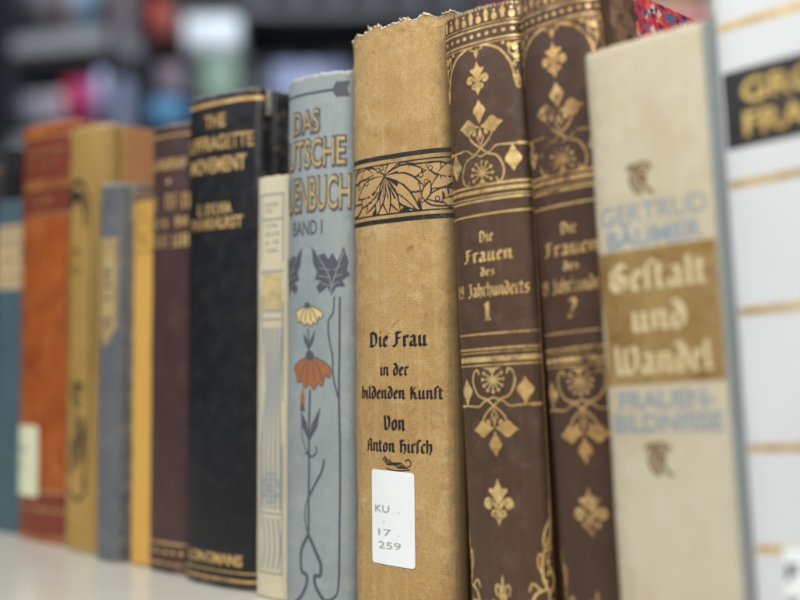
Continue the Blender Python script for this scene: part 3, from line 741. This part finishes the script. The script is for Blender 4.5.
# ================================================================== slim cream book
cr = Book('slim_cream_book', 25, 201, 2.4, 'slim cream book with grey-blue line drawing, between the black book and the flowered blue-grey book', (-.1017, 0, 0), D=130, spine=M['cream'], joint=5, cover_t=2, seed=51, p=3, cap=1.2)
d = Deco()
for u in (-8.2, 6.8): d.rect(u - .4, u + .4, 12, 192)
for z in (12, 40, 132, 136, 155, 180, 192): d.line(-8.6, 7.2, z, .8)
for i, z in enumerate((186, 183, 176, 172, 168, 164)): d.marks(-.6, z, 1.9, 10 - i % 3, 4, .5, i)
for i in range(5): d.stroke([(-6.5 + i * 3, 42), (-7 + i * 3.2, 70), (-4 + i * 2.2, 100), (-6 + i * 3, 128)], 1.5, 6)
for r in (5.5, 3.6, 1.8): d.stroke([(-.7 + r * cos(t * .6), 52 + 1.3 * r * sin(t * .6)) for t in range(11)], .8)
for i in range(4): d.stroke([(-6 + i * 3.4, 14), (-4.5 + i * 3.4, 25), (-6 + i * 3.4, 38)], 1.2, 4)
d.build('line_drawing', cr, ink('grey_blue_print', (.22, .27, .30), .3, (.5, .45, .3)))
d = Deco(); d.rect(-7.6, 6.2, 137, 154); d.build('colour_panel', cr, plain('ochre_panel_print', (.60, .48, .24), .6, .2, nscale=200))

# ================================================================== black book
bk = Book('black_book', 54.6, 248, 7.0, 'thick black cloth book with gold lettering and gold double line at the foot', (-.1618, 0, 0), D=190, spine=M['black'], joint=8, cover_t=3, seed=61, p=2.6, nu=60)
S = bk.L / 2
d = Deco()
SERIF = [('THE', -.5, 230.5, 6.4, 17), ('SUFFRAGETTE', 0, 219.0, 7.0, 55), ('MOVEMENT', 0, 207.5, 7.4, 46), ('E. SYLVIA', -1, 186.2, 5.4, 28), ('PANKHURST', 0, 178.8, 5.6, 42), ('LONGMANS', 0, 11.5, 5.2, 44)]
for t, u, z, c, w in SERIF:
    d.text(t, u * .93 - .6, z, c, w * .92, bold=.22)
d.build('title_lettering', bk, M['gold_black'])
d = Deco()
for z, w in ((8.2, .8), (4.2, 1.5), (242.6, 2.0)): d.line(-S + .8, S - .8, z, w)
d.build('gold_line', bk, M['gold_black'])
# worn pale corner at the head of the joint
bm = box_bm((54.6 - 3.6) * MM, (54.6 + .5) * MM, 2.2 * MM, 6.2 * MM, 233 * MM, 246.5 * MM, .8 * MM)
for v in bm.verts: v.co.y += .0015 * noise.noise(v.co * 300); v.co.z += .003 * noise.noise(v.co * 200)
mesh_obj('worn_corner', bm, plain('worn_grey_cloth', (.30, .29, .26), .8, .3, nscale=200), bk.root)

# ================================================================== maroon book
mr = Book('maroon_book', 36.6, 239, 4.2, 'dark maroon cloth book with four rows of gold lettering, left of the black book', (-.1999, 0, 0), D=160, spine=M['maroon'], joint=7, seed=71, p=2.4)
S = mr.L / 2
d = Deco()
for n_, z, c, w in [(6, 214.5, 5.6, 31), (1, 206.2, 3.0, 4), (5, 192.6, 8.4, 33), (6, 183.2, 5.2, 30), (5, 172.6, 6.8, 32)]:
    d.marks(0, z, c, w, n_, 1.5, seed=n_ + int(z))
for z in (232.5, 15.7, 5): d.line(-S + .8, S - .8, z, 1.0)
for i in range(7): d.disc(-S + 3 + i * (2 * S - 6) / 6, 11, 1.4, 1.2)
d.build('title_lettering', mr, M['gold_black'])

# ================================================================== slim yellow book
yl = Book('slim_yellow_book', 20, 205.5, 1.6, 'slim bright yellow book with a dark cap, between the grey and the maroon book', (-.2206, 0, 0), D=130, spine=M['yellow'], joint=5, cover_t=2, seed=81, p=3)
S = yl.L / 2
d = Deco(); d.rect(-S, S, 200, 205.3); d.line(-S + 1, S - 1, 172, .7)
for z in range(176, 198, 4): d.marks(0, z, 2.0, 13, 5, .6, z)
d.build('dark_print', yl, M['brown_ink'])

# ================================================================== slim grey book
gr = Book('slim_grey_book', 21.5, 212, 3.2, 'slim slate grey book with pointed gold title cartouche, standing slightly forward', (-.2462, -.0062, 0), D=130, spine=M['grey'], joint=5, cover_t=2, seed=91, p=2.6)
d = Deco(); d.poly([(-8.4, 181), (8.4, 181), (8.4, 132), (3, 124), (-2, 119), (-8.4, 129)]); ct = d.build('title_cartouche', gr, M['gold_panel'])
ct.data.materials[0] = gold('pale_gold_cartouche', (.62, .48, .22), under=(.4, .3, .14), wear=.6, rough=.5, metal=.3)
d = Deco()
old = d.xf; d.xf = lambda u, z: (-z, u)
d.marks(152, -3.4, 6.4, 44, 6, 1.6, 9); d.xf = old
for u in (-7.4, 7.4): d.rect(u - .3, u + .3, 133, 179)
d.build('title_lettering', gr, M['slate_ink'], parent=ct, eps=.22)
bm = bmesh.new()
mesh_obj('worn_edge', box_bm(21.0 * MM, 21.9 * MM, 4.6 * MM, 6.2 * MM, 1 * MM, 211 * MM, .3 * MM), plain('worn_pale_cloth', (.4, .38, .34), .8, .4, nscale=140), gr.root)

# ================================================================== mustard book
mu = Book('mustard_book', 43.0, 250.5, 6.0, 'mustard book with dark curling plant drawing and orange-brown cover, behind the slim grey book', (-.2944, 0, 0), D=185, spine=M['mustard'], board=M['mustard_board'], joint=7, seed=101, p=2.6)
d = Deco(); d.xf = lambda u, z: (u * .85 + .5, z)
d.stroke([(-20, 210), (-14, 217), (-4, 217), (4, 206), (8, 180), (9, 140), (8, 95), (6, 60), (2, 38)], 2.0, 7, taper=(2.2, .8, 1.0))
d.stroke([(-20, 203), (-14, 209), (-6, 209), (-1, 202), (0, 190)], 4.6, 6, taper=(1.4, 1.4, .3))
d.stroke([(-18, 199), (-19, 150), (-18, 100), (-18, 60)], .6, 5); d.stroke([(14, 215), (15, 150), (14, 60)], .6, 5)
for n_, z in ((3, 174), (4, 163)): d.marks(-10, z, 4.5, 12, n_, .6, n_)
for i in range(6):
    d.stroke([(-16 + i * 3, 42 + i * 2), (-14 + i * 3.2, 58), (-8 + i * 2.2, 70 + (i % 2) * 8), (-10 + i * 2.4, 84 - i * 3)], 1.5, 6, taper=(.5, 1.3, .4))
for i in range(4): d.stroke([(-8 + i * 2, 84), (-14 + i * 3, 92), (-12 + i * 4, 99), (-7 + i * 2, 94)], 1.1, 5)
d.stroke([(-17, 36), (-6, 30), (4, 36), (2, 46)], 1.8, 6)
d.build('plant_drawing', mu, M['black_ink'])

# ================================================================== orange book
og = Book('orange_leather_book', 62.4, 260, 7, 'rust orange leather book with red title panels and pale yellow label near its foot', (-.3580, 0, 0), D=190, spine=M['orange'], joint=8, seed=111, p=2.6)
S = og.L / 2
for z0, z1 in ((224, 251), (203, 219), (4, 30)):
    d = Deco(); d.rect(-S + 2, S - 2, z0, z1); d.build('title_panel', og, M['red'])
d = Deco()
for z in (251.5, 223.5, 219.5, 202.5, 31, 20, 4): d.line(-S + 2, S - 2, z, 1.1)
d.marks(0, 240, 4, 40, 7, 1, 3); d.marks(0, 232, 4, 34, 6, 1, 4); d.marks(0, 209, 4, 20, 4, 1, 5)
d.build('gold_line', og, M['gold_dim'], eps=.24)
d = Deco(); d.poly(rounded(-S + 2.5, -S + 33, 27, 71, 2), 3); lab = d.build('shelf_label', og, M['pale_label'], eps=.4)
d = Deco(); d.marks(-S + 16, 54, 4, 13, 3, .8, 3); d.marks(-S + 16, 44, 4, 13, 3, .8, 4); d.build('label_lettering', og, M['label_ink'], parent=lab, eps=.52)

# ================================================================== teal book
te = Book('teal_book', 41.5, 217, 3.5, 'teal cloth book with cream title band, at the left edge of the photo', (-.4000, 0, 0), D=150, spine=M['teal'], joint=6, seed=121, p=2.6)
d = Deco(); d.rect(-te.L / 2 + 1, te.L / 2 - 1, 158, 200); bd = d.build('title_label', te, M['cream_band'])
d = Deco(); d.marks(0, 186, 4.5, 28, 6, .9, 3); d.marks(0, 174, 4.5, 22, 5, .9, 4); d.line(-17, 17, 166, .8); d.line(-17, 17, 196, .8)
d.build('title_lettering', te, M['brown_ink'], parent=bd, eps=.22)
nb = Book('tall_dark_book', 38, 256, 3.5, 'tall near-black book rising behind the teal book', (-.4392, 0, 0), D=185, spine=M['nearblack'], joint=7, seed=131)
d = Deco(); d.line(-18, 18, 240, 1); d.line(-18, 18, 20, 1); d.build('gold_line', nb, M['gold_dim'])

# ================================================================== the shelf they stand on
k = NT('glossy_white_laminate')
n_ = k.noise(9, 5, .6); n2 = k.noise(300, 3)
k.set(k.b.inputs['Base Color'], k.mix(k.ramp(n_, .35, .7), (.60, .60, .55), (.53, .52, .46)))
k.set(k.b.inputs['Roughness'], k.ramp(n_, .3, .7, .20, .27)); k.set(k.b.inputs['Normal'], k.bump(n_, .02, .002))
shelf = mesh_obj('shelf_board', box_bm(-1.3, .62, -.20, .34, -.025, -.0003, .0015, 3), k.m, smooth=False)
tag(shelf, 'glossy white shelf board carrying the row of old books', 'shelf')

# ================================================================== room behind, far out of focus
fl = mesh_obj('floor', box_bm(-6, 3.5, -3, 5, -1.05, -1.0), plain('grey_carpet', (.16, .16, .17), .9, .2, nscale=8), smooth=False); tag(fl, kind='structure')
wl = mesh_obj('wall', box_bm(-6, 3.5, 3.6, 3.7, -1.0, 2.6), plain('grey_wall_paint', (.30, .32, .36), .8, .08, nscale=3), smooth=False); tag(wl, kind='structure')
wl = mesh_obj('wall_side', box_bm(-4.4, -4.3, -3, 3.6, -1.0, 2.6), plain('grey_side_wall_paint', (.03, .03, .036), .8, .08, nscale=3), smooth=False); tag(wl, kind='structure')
M['case_metal'] = plain('pale_grey_shelf_metal', (.24, .24, .25), .45, .05)
M['case_dark'] = plain('dark_grey_shelf_metal', (.022, .024, .028), .5, .08)
def bookcase(loc, rz, W, Dp, zs, mat_up, mat_sh, label, lip=.03, posts=False):
    r = bpy.data.objects.new('bookcase', None); link(r); r.location = loc; r.rotation_euler = (0, 0, radians(rz)); tag(r, label, 'bookcase')
    H = 2.5
    if posts:
        for x in (0, W):
            for y in (0, Dp - .02): mesh_obj('post', box_bm(x - .010, x + .010, y, y + .02, 0, H, .002), mat_up, r, False)
    else:
        for x in (0, W): mesh_obj('upright', box_bm(x - .012, x + .012, 0, Dp, 0, H, .002), mat_up, r, False)
    for z in zs: mesh_obj('shelf', box_bm(.0125, W - .0125, .001, Dp - .008, z - lip, z, .002), mat_sh, r, False)
    mesh_obj('back_panel', box_bm(.0125, W - .0125, Dp - .007, Dp, .02, H - .002), mat_up, r, False)
    return r
_cache = {}
def far_book(case, x, z, t, h, dp, col, label, group=None, y=.015, lie=False, cat='book'):
    """simple book with spine, boards and page block, out of focus"""
    r = bpy.data.objects.new('background_book', None); link(r)
    Rm = Matrix.Rotation(case.rotation_euler.z, 4, 'Z')
    r.location = Vector(case.location) + Rm @ Vector((x, y, z)); r.rotation_euler = case.rotation_euler
    tag(r, label, cat, group)
    key = tuple(col)
    if key not in _cache: _cache[key] = plain('far_cover_%d' % len(_cache), col, .5, .1, nscale=40)
    m = _cache[key]
    bm = bmesh.new(); N = 10; rows = []
    for zz in (0, h):
        rows.append([bm.verts.new((t / 2 - cos(pi * i / N) * t / 2, .006 - .008 * sin(pi * i / N), zz)) for i in range(N + 1)])
    for i in range(N): bm.faces.new((rows[0][i], rows[0][i + 1], rows[1][i + 1], rows[1][i]))
    bm.faces.new(rows[0][::-1]); bm.faces.new(rows[1])
    bm.faces.new((rows[0][N], rows[0][0], rows[1][0], rows[1][N]))
    mesh_obj('spine', bm, m, r)
    cb = box_bm(0, .003, .007, dp, 0, h, .0006); mesh_obj('cover_board', cb, m, r, False)
    cb = box_bm(t - .003, t, .007, dp, 0, h, .0006); mesh_obj('cover_board', cb, m, r, False)
    mesh_obj('page_block', box_bm(.0032, t - .0032, .007, dp - .004, .003, h - .003), M['white_paper'], r, False)
    return r
def P3(px, d=3.0):
    """position along the frontal plane of the far cases, metres"""
    return (px - 400) / 1200 * d
def Z3(py, d=3.0): return .115 + (355 - py) / 1200 * d
CX, CY, A = .374, -.3428, radians(42.51)
def W3(x, d): return (CX - cos(A) * d + sin(A) * x, CY + sin(A) * d + cos(A) * x)
# frontal dark case on the right of the gap, seen between px 118 and 470

def ZL(py, d): return 1.115 + (355 - py) / 1200 * d          # height above the room's floor
# dark case facing the row, 3.3 m away
dB = 3.3
wx, wy = W3(P3(124, dB), dB)
def xB(px): return P3(px, dB) - P3(124, dB)
zb = ZL(127, dB)
cB = bookcase((wx, wy, -1.0), 47.5, xB(560), .30, [zb - .62, zb - .31, zb, ZL(2, dB), ZL(2, dB) + .3], M['case_dark'], plain('mid_grey_shelf_metal', (.10, .10, .11), .5), 'dark grey bookcase behind the black and blue-grey books, out of focus', lip=.028)
GD = 'dim blurred books on the far bookcase'
rb = random.Random(11)
def place(case, xf, px0, px1, z, h, col, label, d, group=None, y=.015, dp=.16):
    return far_book(case, xf(px0), z, xf(px1) - xf(px0), h, dp, col, label, group, y)
e_ = .001
place(cB, xB, 136, 181, zb + e_, ZL(99, dB) - zb, (.18, .50, .85), 'blurred light blue box-like book low in the far bookcase, above the maroon book', dB, y=-.02)
place(cB, xB, 156, 181, ZL(99, dB) + 2 * e_, .095, (.40, .32, .38), 'blurred small mauve-grey book standing on the light blue one', dB, y=-.02, dp=.05)
for i, (a, b) in enumerate(((129, 140), (141, 150), (151, 161), (162, 172), (173, 183))):
    place(cB, xB, a, b - .5, zb + e_, ZL(38 + (i * 7) % 5, dB) - zb, [(.02, .025, .06), (.03, .035, .07), (.05, .05, .06)][i % 3], 'blurred navy book behind the light blue one in the far bookcase', dB, GD + ', navy', y=.15, dp=.12)
place(cB, xB, 139, 158, ZL(38, dB) + 5 * e_, .12, (.85, .07, .03), 'blurred bright red book above the navy books in the far bookcase', dB, y=-.02, dp=.2)
place(cB, xB, 159, 174, ZL(38, dB) + 5 * e_, .09, (.60, .20, .16), 'blurred dull pink-red book right of the bright red one', dB, y=-.02, dp=.2)
place(cB, xB, 199, 236, zb + e_, ZL(54, dB) - zb, (.24, .34, .25), 'blurred pale green book under the white one in the far bookcase', dB, y=-.005)
place(cB, xB, 181, 238, ZL(54, dB) + 2 * e_, ZL(2, dB) - .034 - ZL(54, dB), (.9, .95, 1.0), 'blurred big white book resting on the pale green one', dB, y=-.005, dp=.1)
place(cB, xB, 186, 198, zb + e_, .17, (.05, .06, .07), 'blurred dark grey book left of the pale green one', dB)
x = 241
i = 0
while x < 556:
    w_ = rb.choice([8, 9, 11, 13, 15])
    c = rb.choice([(.035, .037, .042), (.07, .075, .085), (.12, .125, .14), (.05, .05, .06), (.17, .175, .19), (.09, .095, .11)])
    place(cB, xB, x, x + w_ - .6, zb + e_, ZL(36 + rb.uniform(-4, 10), dB) - zb, c, 'blurred dark or grey book in the shaded row of the far bookcase', dB, GD + ', grey', y=.13, dp=.15)
    x += w_; i += 1
for a, b, c in ((273, 300, (.30, .34, .52)), (301, 322, (.38, .42, .6)), (323, 346, (.22, .25, .40))):
    place(cB, xB, a, b - .6, zb + e_, ZL(61, dB) - zb, c, 'blurred lavender book in front of the dark row in the far bookcase', dB, GD + ', lavender', y=.0, dp=.1)
place(cB, xB, 488, 524, ZL(2, dB) + e_, .22, (.45, .04, .14), 'blurred crimson book above volume one in the far bookcase', dB)
place(cB, xB, 496, 520, zb + e_, ZL(3, dB) - zb - .032, (.40, .05, .12), 'blurred crimson book just above the top of volume one', dB, y=0, dp=.1)
for k_ in range(24):
    a = 241 + k_ * 13
    if a + 12.4 > 488: break
    place(cB, xB, a, a + 12.4, ZL(2, dB) + e_, .2 + rb.uniform(0, .05), [(.13, .135, .15), (.02, .02, .025), (.3, .31, .34)][(k_ * 2) % 3], 'blurred grey book on the upper board of the far bookcase', dB, GD + ', upper board', y=.03)
# narrow pale metal case turned sideways, seen left of it
psi = 20; WA = .30
wx0, wy0 = W3(P3(106, 2.9), 2.9)
ra = radians(47.5 - psi)
ax, ay = wx0 - cos(ra) * WA, wy0 - sin(ra) * WA
def xA(px): return WA * (px - 3) / 103
zl = ZL(46, 2.9)
cA = bookcase((ax, ay, -1.0), 47.5 - psi, WA, .17, [zl - .80, zl - .48, zl - .20, zl + .055, zl + .36], plain('charcoal_shelf_metal', (.05, .05, .06), .5), plain('pale_grey_shelf_paint', (.42, .42, .43), .5), 'narrow open metal bookcase above the orange and mustard books, out of focus', lip=.045, posts=True)
rowz = zl - .20
for a, b, c, l in ((6, 18, (.03, .03, .035), 'blurred black book at the left end of the narrow open bookcase'), (19, 30, (.26, .27, .33), 'blurred grey-blue book beside the black one in the narrow open bookcase'),
                   (31, 42, (.36, .30, .34), 'blurred pinkish grey book in the narrow open bookcase'), (44, 59, (.42, .38, .43), 'blurred pale mauve book left of the magenta one'),
                   (60, 78, (.50, .02, .08), 'blurred magenta book in the narrow open bookcase'), (79, 92, (.36, .06, .24), 'blurred purple-pink book right of the magenta one'), (92, 101, (.50, .56, .80), 'blurred lavender book at the right end of the narrow open bookcase')):
    place(cA, xA, a, b, rowz + e_, (.105 if a < 55 else (.13 if a < 90 else .148)), c, l, 2.9, y=.004, dp=.12)
for a, b, c, l in ((8, 20, (.04, .04, .045), 'blurred black book on the upper board of the narrow open bookcase'), (22, 46, (.24, .23, .25), 'blurred wide grey book on the upper board of the narrow open bookcase'),
                   (47, 56, (.2, .12, .12), 'blurred thin brown book on the upper board of the narrow open bookcase'), (58, 74, (.55, .54, .6), 'blurred light grey book left of the sky-blue one'),
                   (75, 88, (.20, .45, .68), 'blurred sky-blue book on the upper board of the narrow open bookcase'), (90, 101, (.36, .30, .31), 'blurred pinkish book right of the sky-blue one')):
    place(cA, xA, a, b, zl + .056, .2, c, l, 2.9, y=.004, dp=.12)
# pale case on the right, a strip of it shows above the beige book
dC = 2.4
wx, wy = W3(P3(600, dC), dC)
def xC(px): return P3(px, dC) - P3(600, dC)
zc = ZL(40, dC)
cC = bookcase((wx, wy, -1.0), 47.5, xC(800), .28, [zc - .6, zc - .3, zc, zc + .3], M['case_metal'], M['case_metal'], 'pale grey bookcase just above the beige book, out of focus')
for a, b, h, c, l in ((612, 648, .10, (.45, .4, .2), 'blurred olive yellow book far behind volume two'), (650, 716, .075, (.72, .30, .28), 'blurred pink book lying low above the beige book'), (718, 780, .1, (.6, .6, .5), 'blurred pale book far behind the white one')):
    place(cC, xC, a, b, zc + e_, h, c, l, dC, y=.0, dp=.1)
place(cC, xC, 636, 720, zc + e_, .17, (.62, .52, .24), 'blurred pale yellow book standing behind the pink one', dC, y=.12, dp=.1)

# ------------------------------------------------------------------ camera
cam = bpy.data.cameras.new('camera'); co = bpy.data.objects.new('camera', cam); COL.objects.link(co); sc.camera = co
co.location = (CX, CY, .115)
ph = math.atan(55 / 1200)
fwd = Vector((-cos(A) * cos(ph), sin(A) * cos(ph), sin(ph)))
co.rotation_euler = fwd.to_track_quat('-Z', 'Y').to_euler()
cam.sensor_width = 36; cam.lens = 54; cam.clip_start = .02; cam.clip_end = 60
cam.dof.use_dof = True; cam.dof.focus_distance = .500; cam.dof.aperture_fstop = 3.3; cam.dof.aperture_blades = 7

# ------------------------------------------------------------------ light
w = bpy.data.worlds.new('World'); sc.world = w; w.use_nodes = True
bgn = w.node_tree.nodes['Background']; bgn.inputs[0].default_value = (.80, .87, 1.0, 1); bgn.inputs[1].default_value = .10
def area(name, loc, target, sx, sy, power, col):
    l = bpy.data.lights.new(name, 'AREA'); l.shape = 'RECTANGLE'; l.size = sx; l.size_y = sy; l.energy = power; l.color = col
    o = bpy.data.objects.new(name, l); COL.objects.link(o); o.location = loc
    o.rotation_euler = (Vector(target) - Vector(loc)).to_track_quat('-Z', 'Y').to_euler(); return o
area('lamp_over_shelf', (.44, -.34, .66), (.03, 0, .20), .42, .14, 7.2, (1.0, .95, .87))
area('ceiling_light', (-.75, -1.05, 1.25), (-.25, 0, .12), .9, .25, 19, (.95, .97, 1.0))
area('ceiling_light', (-1.6, .9, 1.9), (-1.9, 1.4, .7), 1.2, .4, 26, (.85, .93, 1.0))
area('ceiling_light', (-.2, 1.4, 1.9), (-.6, 2.0, .8), 1.2, .4, 11, (.9, .95, 1.0))

sc.render.engine = 'CYCLES'
sc.view_settings.view_transform = 'Standard'; sc.view_settings.look = 'None'; sc.view_settings.exposure = 0; sc.view_settings.gamma = 1
